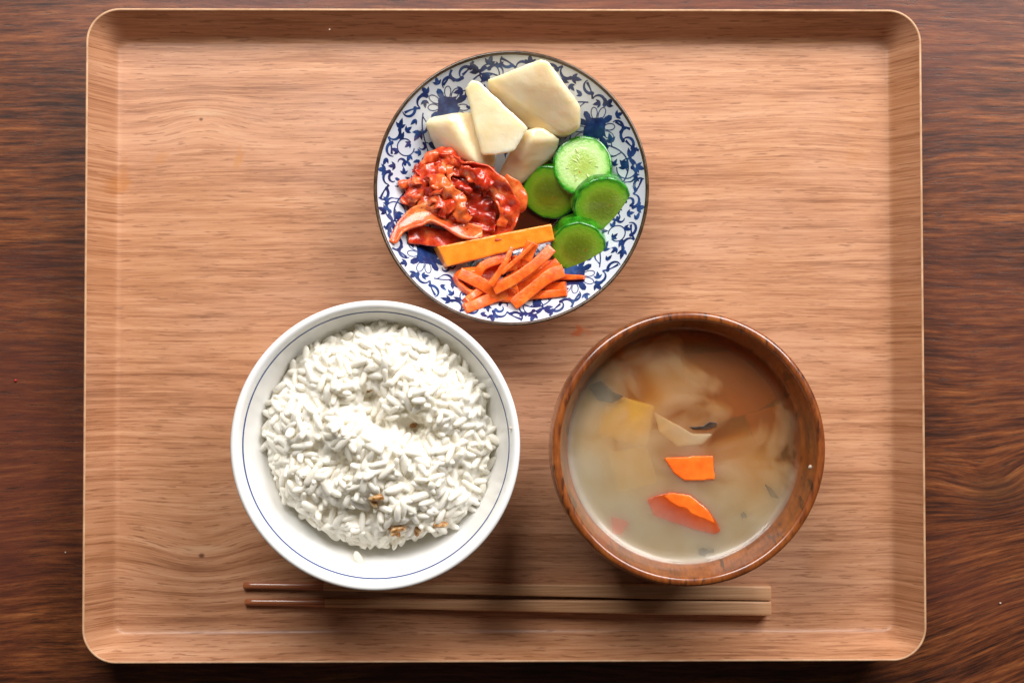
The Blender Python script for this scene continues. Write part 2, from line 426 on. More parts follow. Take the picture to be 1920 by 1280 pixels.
def prism(poly, zt, zb, shrink=1.0):
    """poly of (px,py[,z]) traced at the top face; returns a closed slab"""
    top = [P(q[0], q[1], q[2] if len(q) > 2 else zt) for q in poly]
    c = sum(top, Vector()) / len(top)
    th = zt - zb
    bot = [c.lerp(p, shrink) - Vector((0, 0, 0)) for p in top]
    bot = [Vector((b.x, b.y, p.z - th)) for b, p in zip(bot, top)]
    n = len(top)
    return top + bot, [tuple(range(n)), tuple(reversed(range(n, 2 * n)))] + [(i, (i + 1) % n, n + (i + 1) % n, n + i) for i in range(n)]
def soften(o, voxel=.06, it=6, fac=.5, uneven=0.0):
    m = o.modifiers.new('remesh', 'REMESH'); m.mode = 'VOXEL'; m.voxel_size = voxel * S; m.use_smooth_shade = True
    m = o.modifiers.new('smooth', 'SMOOTH'); m.factor = fac; m.iterations = it
    if uneven:
        t_ = bpy.data.textures.get('uneven') or bpy.data.textures.new('uneven', 'CLOUDS')
        t_.noise_scale = .9 * S; t_.noise_depth = 2
        m = o.modifiers.new('uneven', 'DISPLACE'); m.texture = t_; m.strength = uneven * S; m.mid_level = .5; m.texture_coords = 'GLOBAL'
    return o
def mat_flesh(name, c1, c2, scale, rough=.3, sss=.3, rad=.25, bump=.15, coat=.0):
    M = Mat(name); n = M.noise(M.co(), scale, 4, .6)
    M.set(color=M.ramp(n, [(.35, c1), (.65, c2)]), rough=rough, sss=sss, sss_radius=(1., .5, .25), sss_scale=rad * S, coat=coat, coat_rough=.08)
    M.bump(M.noise(M.co(), scale * 6, 3, .6), bump, .03)
    return M.m
CARS = mat_flesh('boiled_carrot', (.85, .13, .012), (.95, .20, .02), 1.5, .25, .3, .15, .1, .3)
TOFU = mat_flesh('tofu', (.86, .80, .58), (.92, .88, .70), .8)
TOFUSKIN = mat_flesh('fried_tofu', (.38, .12, .014), (.50, .18, .025), 1.)
DARK = mat_flesh('mushroom_dark', (.03, .018, .012), (.09, .05, .03), 3.)
PALE = mat_flesh('onion', (.85, .66, .52), (.9, .75, .62), 1.5)
def in_soup(name, mat, poly, zt, th, label, cat, shrink=.95, vox=.05, it=14):
    v, f = prism(poly, zt, zt - th, shrink)
    return soften(tag(mk(name, v, f, mat), label, cat), vox, it, uneven=.03)
in_soup('carrot_slice', CARS, [(1243, 857), (1339, 852), (1341, 900), (1284, 902), (1264, 888)], LZ + .02, .3, 'bright orange four sided carrot slice breaking the surface in the middle of the soup', 'carrot')
in_soup('carrot_slice', CARS, [(1211, 935, LZ - .05), (1235, 926, LZ), (1258, 921, LZ + .02), (1295, 926, LZ + .03), (1327, 952, LZ + .03), (1346, 978, LZ + .02), (1353, 996, LZ + .01), (1341, 1004, LZ - .03), (1290, 990, LZ - .10), (1226, 968, LZ - .12)], LZ, .3, 'large half moon carrot slice floating below the four sided one in the soup', 'carrot')
in_soup('carrot_slice', CARS, [(1144, 966), (1182, 978), (1166, 1003), (1148, 1003)], LZ - .14, .3, 'small faint orange carrot tip sunk near the lower edge of the soup', 'carrot')
in_soup('tofu_cube', TOFU, [(1140, 735), (1230, 760), (1215, 840), (1120, 815)], LZ - .42, 1.2, 'pale tofu cube sunk beside the dark mushroom in the soup', 'tofu', it=60)
in_soup('tofu_cube', TOFU, [(1140, 850), (1215, 835), (1235, 905), (1160, 925)], LZ - .45, 1.2, 'pale tofu cube sunk at the side of the four sided carrot slice', 'tofu', it=60)
in_soup('onion_piece', PALE, [(1225, 770, LZ - .2), (1262, 790, LZ - .1), (1300, 812, LZ - .06), (1340, 812, LZ - .06), (1318, 835, LZ - .1), (1270, 838, LZ - .2), (1235, 810, LZ - .25)], LZ - .1, .2, 'pinkish white onion piece just under the centre of the soup', 'onion', it=24)
in_soup('fried_tofu', TOFUSKIN, [(1275, 660), (1400, 655), (1478, 735), (1420, 775), (1350, 790), (1290, 740)], LZ - .85, .5, 'orange brown fried tofu sheet sunk in the shaded side of the soup', 'tofu', it=50)
in_soup('fried_tofu', TOFUSKIN, [(1395, 775), (1485, 752), (1488, 830), (1420, 840)], LZ - .85, .5, 'small brown fried tofu strip sunk against the bowl wall', 'tofu', it=40)
in_soup('mushroom_piece', DARK, [(1102, 722), (1128, 712), (1150, 735), (1172, 742), (1150, 756), (1120, 752)], LZ - .16, .3, 'black mushroom piece sunk near the wall of the soup bowl', 'mushroom')
in_soup('mushroom_scrap', DARK, [(1290, 800), (1318, 798), (1330, 790), (1346, 791), (1344, 800), (1326, 806), (1300, 806)], LZ + .02, .08, 'tiny grey mushroom scrap floating on top in the middle of the soup', 'mushroom', vox=.025, it=5)
in_soup('mushroom_scrap', DARK, [(1308, 1030), (1318, 1026), (1330, 1031), (1338, 1028), (1340, 1036), (1326, 1038), (1322, 1044), (1312, 1041)], LZ - .14, .08, 'small grey scrap floating at the lower edge of the soup', 'mushroom', vox=.025, it=6)
in_soup('mushroom_scrap', DARK, [(1388, 964), (1394, 957), (1399, 962), (1402, 972), (1395, 970), (1391, 975)], LZ - .16, .07, 'small dark scrap floating beside the half moon carrot slice', 'mushroom', vox=.025, it=6)
in_soup('mushroom_scrap', DARK, [(1432, 905), (1448, 915), (1462, 935), (1446, 932)], LZ - .22, .1, 'thin dark scrap sunk near the bowl wall beside the carrots', 'mushroom', vox=.025, it=8)

# ------------------------------------------------------------------ blue and white plate
PZ = 3.72
pc = P(959, 352, PZ); PR = 5.74
def plate_z(r):
    return 1.02 + .03 * min(r, 1.8) / 1.8 + (2.6 * ((r - 1.8) / 3.9) ** 1.45 if r > 1.8 else 0)
def plate_at(p):                            # surface height under a world point
    return plate_z(min(5.65, math.hypot(p.x - pc.x, p.y - pc.y)))
plate = tag(empty('plate', (pc.x, pc.y, ZF)), 'round blue and white scroll patterned dish with a dark brown rim, holding pickles', 'plate')
GLAZE = Mat('plate_glaze'); GLAZE.set(color=(.58, .62, .68), rough=.12, spec=.5, coat=.4, coat_rough=.04); GLAZE = GLAZE.m
v, f = lathe([(0, plate_z(0))] + [(5.62 * k / 40, plate_z(5.62 * k / 40)) for k in range(1, 41)], pc.x, pc.y, 128)
n0 = len(v)
v2, f2 = lathe([(5.74, PZ - .12), (5.5, PZ - .40), (4.8, PZ - 1.15), (3.8, PZ - 2.0), (2.9, PZ - 2.5), (2.75, ZF + .5), (2.7, ZF + .03), (2.55, ZF + .004), (2.4, ZF + .03), (2.35, ZF + .35), (0, ZF + .38)], pc.x, pc.y, 96)
mk('body', v, f, GLAZE, plate); mk('underside', v2, f2, GLAZE, plate)
BROWN = Mat('rim_brown'); BROWN.set(color=BROWN.ramp(BROWN.noise(BROWN.co(), 3, 3, .6), [(.35, (.030, .017, .009)), (.65, (.085, .050, .026))]), rough=.25, coat=.3); BROWN = BROWN.m
zr = plate_z(5.62)
v, f = lathe([(5.62, zr), (5.66, PZ - .012), (5.70, PZ), (5.745, PZ - .012), (5.768, PZ - .05), (5.74, PZ - .12)], pc.x, pc.y, 128); mk('rim_band', v, f, BROWN, plate)

# painted scrolls: thin glaze shapes on the curved surface
COBALT = Mat('cobalt_glaze'); nn = COBALT.noise(COBALT.co(), 1.6, 4, .6)
COBALT.set(color=COBALT.ramp(nn, [(.30, (.006, .014, .060)), (.5, (.012, .032, .13)), (.75, (.04, .11, .30))]), rough=.12, coat=.4, coat_rough=.04); COBALT = COBALT.m
RM = 4.4
def pmap(u, vv, th0, lift=.010):
    r = max(.05, min(5.66, vv)); a = th0 + u / RM
    return (pc.x + r * math.cos(a), pc.y + r * math.sin(a), plate_z(r) + lift)
class Paint:
    def __init__(s): s.v, s.f = [], []
    def stroke(s, pts, widths, n=None):
        n = n or max(6, len(pts) * 5)
        cs = catmull([Vector((p[0], p[1], 0)) for p in pts], n)
        b = len(s.v)
        for k, c in enumerate(cs):
            t = k / (n - 1)
            d = (cs[min(n - 1, k + 1)] - cs[max(0, k - 1)]); d = d.normalized() if d.length > 1e-9 else Vector((1, 0, 0))
            q = t * (len(widths) - 1); i = min(int(q), len(widths) - 2); w = widths[i] + (widths[i + 1] - widths[i]) * (q - i)
            s.v.append((c.x - d.y * w / 2, c.y + d.x * w / 2)); s.v.append((c.x + d.y * w / 2, c.y - d.x * w / 2))
        for k in range(n - 1): s.f.append((b + 2 * k, b + 2 * k + 1, b + 2 * k + 3, b + 2 * k + 2))
    def blob(s, cx, cy_, pts):
        b = len(s.v); s.v.append((cx, cy_))
        for p in pts: s.v.append(p)
        n = len(pts)
        for i in range(n): s.f.append((b, b + 1 + i, b + 1 + (i + 1) % n))
    def lobes(s, cx, cy_, ang, size, k=3):           # pointed leaf with k lobes
        for j in range(k):
            a = ang + (j - (k - 1) / 2) * .85; L = size * (1.0 if j == k // 2 else .72)
            d = (math.cos(a), math.sin(a)); nrm = (-d[1], d[0])
            pr = [(0, .10), (.3, .24), (.62, .19), (1., 0), (.62, -.19), (.3, -.24), (0, -.10)]
            s.blob(cx + d[0] * L * .4, cy_ + d[1] * L * .4, [(cx + d[0] * L * t + nrm[0] * L * w, cy_ + d[1] * L * t + nrm[1] * L * w) for t, w in pr])
    def comma(s, x, y, ang, size, curl):             # curl ending in a round drop
        pts = []; a = ang; px, py = x, y
        for k in range(6):
            pts.append((px, py)); px += math.cos(a) * size * .28; py += math.sin(a) * size * .28; a += curl
        s.stroke(pts, [.03, .06, .10, .11, .12])
        ex, ey = pts[-1]; r = size * .15
        s.blob(ex, ey, [(ex + r * math.cos(t * math.pi / 4), ey + r * math.sin(t * math.pi / 4)) for t in range(8)])
    def build(s, name, th0, shared=None):
        # built once at angle 0 around the plate's axis, then turned
        return mk(name, [pmap(x, y, th0) for x, y in s.v], s.f, COBALT, plate, smooth=True)
rnd = random.Random(4)
fl_ = Paint()
fl_.blob(0, 4.45, [(.50 * (1 + .16 * math.sin(5 * t * math.pi / 12 + 1) + .08 * math.sin(9 * t)) * math.cos(t * math.pi / 12), 4.45 + .46 * (1 + .16 * math.cos(4 * t * math.pi / 12)) * math.sin(t * math.pi / 12)) for t in range(24)])
for k in range(13):
    a = k / 13 * 2 * math.pi + .2; L = rnd.uniform(.38, .52); w = .12
    b = (math.cos(a), math.sin(a)); nr = (-b[1], b[0]); s0 = .42
    loop = [(b[0] * (s0 + L * t) + nr[0] * w * q, 4.45 + b[1] * (s0 + L * t) + nr[1] * w * q) for t, q in ((0, .6), (.4, 1.), (.8, .8), (1, 0), (.8, -.8), (.4, -1.), (0, -.6))]
    if k % 3 == 0: fl_.blob(b[0] * (s0 + L * .45), 4.45 + b[1] * (s0 + L * .45), loop)
    else: fl_.stroke(loop, [.035, .035], 16)
def main_vine(u):                                    # radius of the running vine
    return 4.35 + .72 * math.sin(u / 3.456 * math.pi * 1.5 + .9)
vine = Paint()
vine.stroke([(u, main_vine(u)) for u in [.9 + 5.1 * k / 14 for k in range(15)]], [.05, .06, .05], 60)
leafy = Paint()
for k in range(14):
    u = 1.0 + 4.9 * k / 13; r = main_vine(u); sd = 1 if k % 2 else -1
    sl = math.atan2(main_vine(u + .05) - main_vine(u - .05), .1)
    a = sl + sd * rnd.uniform(.7, 1.2)
    q = (u + math.cos(a) * .16, r + math.sin(a) * .16)
    if 2.4 < q[1] < 5.45:
        vine.stroke([(u, r), q], [.05, .04], 4)
        if k % 3 == 0: leafy.comma(q[0], q[1], a, .55, -sd * .55)
        else: leafy.lobes(q[0], q[1], a, rnd.uniform(.36, .46), 3 if k % 3 == 1 else 2)
scroll = Paint()
for (cu, cv, rr, a0, turn) in ((1.75, 3.15, .62, 2.2, 1), (4.9, 5.0, .42, -1.2, -1), (4.6, 3.05, .60, 1.2, -1), (3.2, 2.55, .40, 1.6, 1), (2.35, 4.85, .36, -1.9, 1), (.1, 3.05, .45, 1.8, 1)):
    pts = [(cu + rr * (1 - .10 * k / 10 * 2) * math.cos(a0 + turn * k * .5), cv + rr * (1 - .10 * k / 10 * 2) * math.sin(a0 + turn * k * .5)) for k in range(12)]
    scroll.stroke(pts, [.045, .045, .05], 50)
    ex, ey = pts[-1]; ang = math.atan2(cv - ey, cu - ex)
    scroll.lobes(ex + .04 * math.cos(ang), ey + .04 * math.sin(ang), ang, rr * .8, 3)
    for j in (2, 5, 8):
        x, y = pts[j]; an = math.atan2(y - cv, x - cu)
        if 2.2 < y + .3 * math.sin(an) < 5.4: scroll.lobes(x, y, an + .5 * turn, .32, 2)
rimrow = Paint()
u = -.8
k = 0
while u < 6.0:
    a = (math.pi * .5 if k % 2 else -math.pi * .35)
    y0 = 5.16 if k % 2 else 5.58
    if k % 3 == 2: rimrow.lobes(u, 5.35, rnd.uniform(-.6, 3.6), .36, 3)
    else: rimrow.comma(u, y0, a + rnd.uniform(-.3, .3), .5, .6 if k % 2 else -.6)
    if k % 3 == 0: rimrow.stroke([(u, y0), (u + .25, 5.36), (u + .5, 5.5 if k % 2 else 5.25)], [.09, .05, .10], 10)
    u += .52 + rnd.uniform(-.08, .10); k += 1
center = Paint()
for k in range(9):
    uu = .3 + k * .72; vv = 1.9 + .5 * (k % 2) + rnd.uniform(-.15, .15)
    center.lobes(uu, vv, rnd.uniform(0, 6.3), .42, 3)
    center.comma(uu + .3, vv + .2, rnd.uniform(0, 6.3), .5, .6)
fill = Paint()
used = [p for L_ in (fl_, vine, leafy, scroll, rimrow) for p in L_.v]
for _ in range(2200):
    uu, vv = rnd.uniform(-.6, 6.3), rnd.uniform(2.2, 5.5)
    per = 2 * math.pi * RM / 4
    if any((min(abs(uu - a), abs(uu - a - per), abs(uu - a + per))) ** 2 + (vv - b) ** 2 < .15 ** 2 for a, b in used): continue
    n_ = len(fill.v); an = rnd.uniform(0, 6.3)
    if rnd.random() < .5: fill.comma(uu - .12 * math.cos(an), vv - .12 * math.sin(an), an, .36, rnd.choice((-.7, .7)))
    else: fill.lobes(uu - .1 * math.cos(an), vv - .1 * math.sin(an), an, .30, rnd.choice((2, 3, 3)))
    used += fill.v[n_:]
for q in range(4):
    fill.build('painted_leaves', R(37 + 90 * q))
for q in range(4):
    th = R(37 + 90 * q)
    fl_.build('painted_flower', th); vine.build('painted_vine', th); leafy.build('painted_leaves', th)
    scroll.build('painted_scroll', th); rimrow.build('painted_border', th); center.build('painted_sprig', th)

# a little pickle juice in the well of the plate
JUICE = Mat('pickle_juice'); JUICE.set(color=(.13, .028, .010), rough=.06, trans=.45, ior=1.34, coat=.4, coat_rough=.02); JUICE = JUICE.m
q = P(985, 395, 1.2); jv = [(q.x, q.y, 1.235)]; jf = []
for ring_, (rr, dz) in enumerate(((.55, .0), (.8, -.01), (.93, -.05), (1., -.14))):
    for i in range(40):
        a = 2 * math.pi * i / 40; w = 1.75 * (1 + .16 * mnoise.noise(Vector((math.cos(a) * 1.3, math.sin(a) * 1.3, 2)))) * rr
        jv.append((q.x + w * math.cos(a) * 1.15, q.y + w * math.sin(a), 1.235 + dz))
jf += [(0, 1 + i, 1 + (i + 1) % 40) for i in range(40)]
for k in range(3): jf += [(1 + 40 * k + i, 1 + 40 * k + (i + 1) % 40, 41 + 40 * k + (i + 1) % 40, 41 + 40 * k + i) for i in range(40)]
tag(mk('pickle_juice', jv, jf, JUICE), 'dark red brown pickle juice pooled in the middle of the plate', 'sauce')

# ------------------------------------------------------------------ pickled radish chunks
DAIK = Mat('pickled_radish'); c = DAIK.co()
fb = DAIK.noise(DAIK.vec('MULTIPLY', c, (1.2, 4.5, 1.2)), 1, 4, .6); lg = DAIK.noise(c, .7, 2, .5)
DAIK.set(color=DAIK.mix(DAIK.mr(lg, .35, .65, 0, .8), (.84, .68, .40), (.90, .82, .62)), rough=.26, sss=.85, sss_radius=(1., .72, .36), sss_scale=.7 * S, coat=.6, coat_rough=.12)
DAIK.bump(DAIK.math('ADD', fb, DAIK.noise(c, 9, 3, .6)), .35, .03); DAIK = DAIK.m
def hull(name, pts, mat, label, cat, vox=.09, it=8, group=None, uneven=.07):
    bm = bmesh.new()
    vs_ = [bm.verts.new(p) for p in pts]
    bmesh.ops.convex_hull(bm, input=vs_)
    for vv in [x for x in bm.verts if not x.link_faces]: bm.verts.remove(vv)
    bm.verts.index_update()
    V = [tuple(x.co) for x in bm.verts]; F = [tuple(x.index for x in fc.verts) for fc in bm.faces]; bm.free()
    return soften(tag(mk(name, V, F, mat), label, cat, group), vox, it, uneven=uneven)
def chunk(top, th, shrink=.9, extra=()):
    T_ = [P(*q) for q in top]
    for p in T_: p.z = max(p.z + .08, plate_at(p) + .45)
    c = sum(T_, Vector()) / len(T_)
    out = list(T_) + [P(*q) for q in extra]
    for p in T_:
        b = c.lerp(p, shrink); b.z = max(plate_at(b) + .04, p.z - th); out.append(b)
    return out
G = 'pickled white radish pieces'
hull('radish_chunk', chunk([(907, 148, 3.7), (1014, 108, 4.75), (1028, 113, 4.8), (1058, 163, 4.65), (1091, 198, 4.2), (1090, 242, 3.7), (1062, 257, 3.4), (1030, 255, 2.9), (983, 237, 2.6), (945, 203, 2.75), (910, 165, 3.3)], 1.9), DAIK,
     'largest cream coloured pickled radish block, squarish, resting on the plate rim', 'radish', it=36, group=G)
hull('radish_chunk', chunk([(795, 236, 2.5), (806, 222, 2.8), (846, 214, 3.5), (884, 208, 3.2), (902, 225, 2.9), (918, 290, 2.6), (932, 300, 2.4), (918, 334, 2.2), (880, 313, 2.5), (818, 287, 2.3)], 1.4, extra=[(846, 226, 3.75), (893, 306, 3.3)]), DAIK,
     'pickled radish wedge with a bright ridge, directly above the kimchi', 'radish', it=18, group=G)
hull('radish_chunk', chunk([(978, 246, 3.3), (1000, 238, 3.5), (1020, 238, 3.45), (1052, 262, 3.15), (1040, 292, 2.6), (1000, 328, 2.1), (968, 354, 1.85), (930, 340, 2.0), (946, 300, 2.6)], 1.4, extra=[(1000, 262, 3.6)]), DAIK,
     'pickled radish chunk touching the palest cucumber slice', 'radish', it=18, group=G)
hull('radish_slice', chunk([(871, 166, 3.95), (884, 149, 4.05), (896, 150, 4.05), (907, 164, 4.0), (950, 212, 3.9), (992, 240, 3.8), (966, 284, 3.5), (935, 292, 3.4), (903, 293, 3.35), (896, 255, 3.6), (884, 205, 3.8)], .5), DAIK,
     'thin triangular pickled radish slice lying on top of the chunks', 'radish', vox=.06, it=12, group=G)

# ------------------------------------------------------------------ cucumber slices
def mat_cuke_face(tone):
    M = Mat('cucumber_flesh'); c = M.co(); x, y, z = M.sep(c)
    r = M.math('SQRT', M.math('ADD', M.math('MULTIPLY', x, x), M.math('MULTIPLY', y, y)))
    wob = M.math('MULTIPLY', M.math('SUBTRACT', M.noise(c, 2.6, 3, .6), .5), .34)
    r = M.math('ADD', r, wob)
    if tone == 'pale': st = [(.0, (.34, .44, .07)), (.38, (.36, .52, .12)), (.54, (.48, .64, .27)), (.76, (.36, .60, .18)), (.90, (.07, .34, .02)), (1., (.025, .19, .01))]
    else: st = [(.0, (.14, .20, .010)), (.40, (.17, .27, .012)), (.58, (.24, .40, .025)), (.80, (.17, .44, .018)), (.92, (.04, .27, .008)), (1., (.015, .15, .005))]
    colr = M.ramp(M.math('DIVIDE', r, 1.30), st)
    sd = M.noise(M.vec('MULTIPLY', c, (7., 7., 2.)), 1, 2, .5)
    inner = M.mr(r, .75, .5, 0, 1)
    colr = M.mix(M.math('MULTIPLY', M.mr(sd, .58, .70, 0, .5), inner), colr, (.50, .58, .22) if tone == 'pale' else (.26, .33, .05))
    fl2 = M.noise(c, 4.5, 1, .4)
    colr = M.mix(M.mr(fl2, .735, .76, 0, .8), colr, (.40, .07, .01))
    M.set(color=colr, rough=.16, sss=.3, sss_radius=(.6, 1., .3), sss_scale=.3 * S, coat=.4, coat_rough=.06)
    M.bump(M.noise(c, 7, 4, .65), .6, .04)
    return M.m
SKIN = Mat('cucumber_skin'); ns = SKIN.noise(SKIN.co(), 2.2, 4, .6)
SKIN.set(color=SKIN.ramp(ns, [(.32, (.006, .07, .003)), (.5, (.018, .17, .007)), (.7, (.05, .34, .016))]), rough=.13, spec=.6, coat=.6, coat_rough=.06, sss=.1, sss_radius=(.3, 1., .2), sss_scale=.15 * S)
SKIN.bump(SKIN.noise(SKIN.co(), 7, 3, .6), .35, .04); SKIN = SKIN.m
SEEDP = mat_simple('cucumber_seed_pale', (.40, .53, .15), rough=.15, coat=.3)
SEEDD = mat_simple('cucumber_seed', (.20, .28, .022), rough=.15, coat=.3)
def cucumber(center, normal, rad, th, tone, seed, label, squash=1.0):
    """slice whose visible face is centred at center and looks along normal"""
    e = empty('cucumber_slice', center)
    rq = Vector(normal).normalized().to_track_quat('Z', 'Y')
    e.rotation_mode = 'QUATERNION'; e.rotation_quaternion = rq
    tag(e, label, 'cucumber', 'pickled cucumber slices')
    rr_ = random.Random(seed); ph = rr_.uniform(0, 6); n = 60
    def rad_at(i, k=1.0):
        a = 2 * math.pi * i / n
        return rad * k * (1 + .010 * math.cos(10 * a + ph) + .009 * math.cos(4 * a + ph * 2) + .012 * mnoise.noise(Vector((math.cos(a) * 3, math.sin(a) * 3, seed))))
    o = Vector(center)
    def ring(k, z): return [o + Vector((rad_at(i, k) * math.cos(2 * math.pi * i / n), rad_at(i, k) * math.sin(2 * math.pi * i / n) * squash, z)) for i in range(n)]
    ks = [.02, .2, .4, .55, .68, .78, .86, .92]
    loops = [ring(k, .045 * math.cos(k * 1.5) + .012 * mnoise.noise(Vector((k * 9, seed, 0))) - .02) for k in ks]
    v, f = loft(loops); f.append(tuple(range(n)))
    mk('flesh', v, f, mat_cuke_face(tone), e)
    for k in range(11 if tone == 'pale' else 0):
        a = (k % 3) * 2 * math.pi / 3 + ph + rr_.gauss(0, .42); q_ = rad * rr_.uniform(.22, .52); sz = rr_.uniform(.55, .95)
        sv = []; sf = []
        for ring_i, (rk_, hz) in enumerate(((1., -.004), (.75, .016), (.35, .026))):
            for j in range(8):
                t_ = j * math.pi / 4; lx = .125 * sz * rk_ * math.cos(t_) * (1 if math.cos(t_) < 0 else 1.3); ly = .052 * sz * rk_ * math.sin(t_)
                sv.append(o + Vector((q_ * math.cos(a) + lx * math.cos(a) - ly * math.sin(a), q_ * math.sin(a) * squash + lx * math.sin(a) + ly * math.cos(a), .045 * math.cos(.6) - .006 + hz * .6)))
        for r_i in range(2): sf += [(r_i * 8 + j, r_i * 8 + (j + 1) % 8, r_i * 8 + 8 + (j + 1) % 8, r_i * 8 + 8 + j) for j in range(8)]
        sf.append(tuple(range(16, 24)))
        mk('seed', sv, sf, SEEDP if tone == 'pale' else SEEDD, e)
    sk = [ring(.92, loops[-1][0].z - o.z), ring(.965, -.012), ring(.992, -.05), ring(1.0, -.12), ring(1.005, -.3), ring(1.0, -th + .15), ring(.97, -th + .04), ring(.9, -th)]
    v, f = loft(sk); f.append(tuple(reversed(range(len(v) - n, len(v)))))
    mk('skin', v, f, SKIN, e)
    return e
def cpos(px, py, z): return P(px, py, z)
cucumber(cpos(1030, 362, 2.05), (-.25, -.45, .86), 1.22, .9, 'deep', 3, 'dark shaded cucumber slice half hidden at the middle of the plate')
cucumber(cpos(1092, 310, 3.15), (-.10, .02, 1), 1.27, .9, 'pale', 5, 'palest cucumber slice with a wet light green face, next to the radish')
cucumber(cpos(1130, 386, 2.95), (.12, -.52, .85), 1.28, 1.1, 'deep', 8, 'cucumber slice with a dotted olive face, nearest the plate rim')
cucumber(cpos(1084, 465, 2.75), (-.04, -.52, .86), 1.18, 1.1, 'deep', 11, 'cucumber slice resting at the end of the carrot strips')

# ------------------------------------------------------------------ thick orange stick and carrot strips
STICK = mat_flesh('orange_pickle', (.84, .22, .012), (.92, .32, .03), 2.2, .24, .35, .3, .45, .4)
CARR = Mat('raw_carrot'); c = CARR.co(); cn = CARR.noise(c, 2.4, 5, .68)
CARR.set(color=CARR.ramp(cn, [(.3, (.70, .075, .006)), (.5, (.86, .135, .012)), (.7, (.93, .24, .04))]), rough=.27, sss=.3, sss_radius=(1., .4, .15), sss_scale=.2 * S, coat=.25, coat_rough=.12)
CARR.bump(CARR.noise(CARR.vec('MULTIPLY', c, (9, 9, 9)), 1, 4, .65), .55, .04); CARR = CARR.m
tA = [P(820, 462, 3.0), P(1034, 419, 3.2), P(1040, 450, 3.1), P(838, 500, 2.9)]
pts = tA + [p - Vector((0, 0, .75)) + (Vector((-.22, 0, 0)) if i in (0, 3) else Vector((0, 0, 0))) for i, p in enumerate(tA)]
hull('pickle_stick', pts, STICK, 'thick straight yellow orange pickle stick between the kimchi and carrot strips', 'pickle', vox=.05, it=3, uneven=.05)
def strip(ctrl, w, th, label, roll=0.0, w1=None):
    cp = [P(*q) for q in ctrl]
    for p in cp: p.z = max(p.z + .10, plate_at(p) + th * .6 + .04)
    cs = catmull(cp, 16)
    w1 = w if w1 is None else w1
    loops = []
    for k, cpt in enumerate(cs):
        d = (cs[min(15, k + 1)] - cs[max(0, k - 1)]).normalized()
        side = d.cross(Vector((0, 0, 1))).normalized()
        ra = roll + .12 * mnoise.noise(cpt * .8)
        side = Matrix.Rotation(ra, 3, d) @ side; up = side.cross(d).normalized()
        ww = 1.14 * (w + (w1 - w) * k / 15) * (1 + .10 * mnoise.noise(cpt * 1.7)) / 2; hh = 1.15 * th / 2 * (1 + .12 * mnoise.noise(cpt * 2.3))
        b = .035
        loops.append([cpt + side * a + up * q for a, q in ((-ww + b, -hh), (ww - b, -hh), (ww, -hh + b), (ww, hh - b), (ww - b, hh), (-ww + b, hh), (-ww, hh - b), (-ww, -hh + b))])
    v, f = loft(loops); f += [tuple(reversed(range(8))), tuple(range(len(v) - 8, len(v)))]
    o = tag(mk('carrot_strip', v, f, CARR), label, 'carrot', 'shredded carrot strips on the plate')
    for p in o.data.polygons: p.use_smooth = len(p.vertices) == 4 and False
    m = o.modifiers.new('bevel', 'BEVEL'); m.width = .015 * S; m.segments = 2; m.limit_method = 'ANGLE'
    o.data.polygons.foreach_set('use_smooth', [True] * len(o.data.polygons))
    return o
CS = 'carrot strip '
strip([(872, 522, 2.15), (900, 525, 2.0), (940, 500, 1.9), (990, 490, 1.9)], .55, .25, 'broad carrot strip at the bottom of the pile under the thick stick')
strip([(940, 545, 2.1), (985, 520, 2.1), (1040, 500, 2.0)], .55, .28, 'broad carrot strip buried in the core of the carrot pile')
strip([(1000, 500, 2.1), (1030, 518, 2.2), (1094, 522, 2.4)], .42, .2, 'carrot strip poking out under the lowest cucumber slice', w1=.16)
strip([(990, 556, 2.6), (1030, 552, 2.6), (1062, 549, 2.65)], .30, .22, 'short flat carrot strip nearest the dark flower below the cucumber')
strip([(1010, 530, 2.55), (1035, 538, 2.6), (1060, 538, 2.6)], .36, .26, 'short blunt carrot strip end beside the dark painted flower')
strip([(872, 580, 3.0), (905, 566, 2.9), (950, 548, 2.8)], .42, .2, 'carrot strip with the pale frayed tip nearest the plate rim')
strip([(873, 566, 2.85), (890, 552, 2.85), (925, 530, 2.75)], .28, .26, 'narrow straight carrot strip just above the frayed one')
strip([(905, 507, 2.7), (868, 510, 2.6), (856, 525, 2.45), (875, 548, 2.35), (900, 556, 2.35)], .34, .16, 'carrot strip curled into a loop at the outer end of the pile', roll=1.0)
strip([(862, 512, 2.85), (895, 528, 2.95), (930, 547, 2.9), (965, 556, 2.75)], .46, .16, 'flat carrot strip running from the loop across the front of the pile')
strip([(893, 520, 2.7), (905, 500, 2.8), (930, 489, 2.7), (955, 482, 2.5)], .34, .2, 'arched carrot strip tucked against the thick stick')
strip([(1056, 508, 2.95), (1030, 518, 3.0), (995, 545, 2.98), (962, 572, 2.85)], .50, .28, 'thick slanting carrot strip with rough skin at the front of the pile', w1=.44)
strip([(1034, 466, 3.05), (1010, 490, 3.2), (970, 520, 3.25), (926, 544, 3.2)], .40, .24, 'long wide carrot strip lying across the top of the pile')
strip([(905, 548, 2.6), (945, 530, 2.8), (985, 505, 2.8)], .34, .2, 'carrot strip wedged under the long wide one at the heart of the pile')
strip([(968, 545, 2.6), (1005, 522, 2.85), (1045, 490, 2.8)], .32, .2, 'carrot strip showing between the two thick slanting strips')
strip([(890, 540, 2.6), (930, 556, 2.75), (985, 560, 2.7)], .34, .18, 'carrot strip lying lowest along the front of the pile')
strip([(999, 455, 3.3), (992, 470, 3.25), (984, 488, 3.2)], .48, .16, 'short squarish carrot piece leaning on the thick stick')
strip([(960, 464, 3.35), (945, 497, 3.4), (920, 535, 3.35)], .16, .22, 'thinnest pale carrot sliver standing steeply over the pile', w1=.26)
strip([(1002, 456, 3.45), (975, 482, 3.45), (940, 512, 3.4)], .16, .2, 'slim carrot sliver crossing beside the palest one', w1=.2)
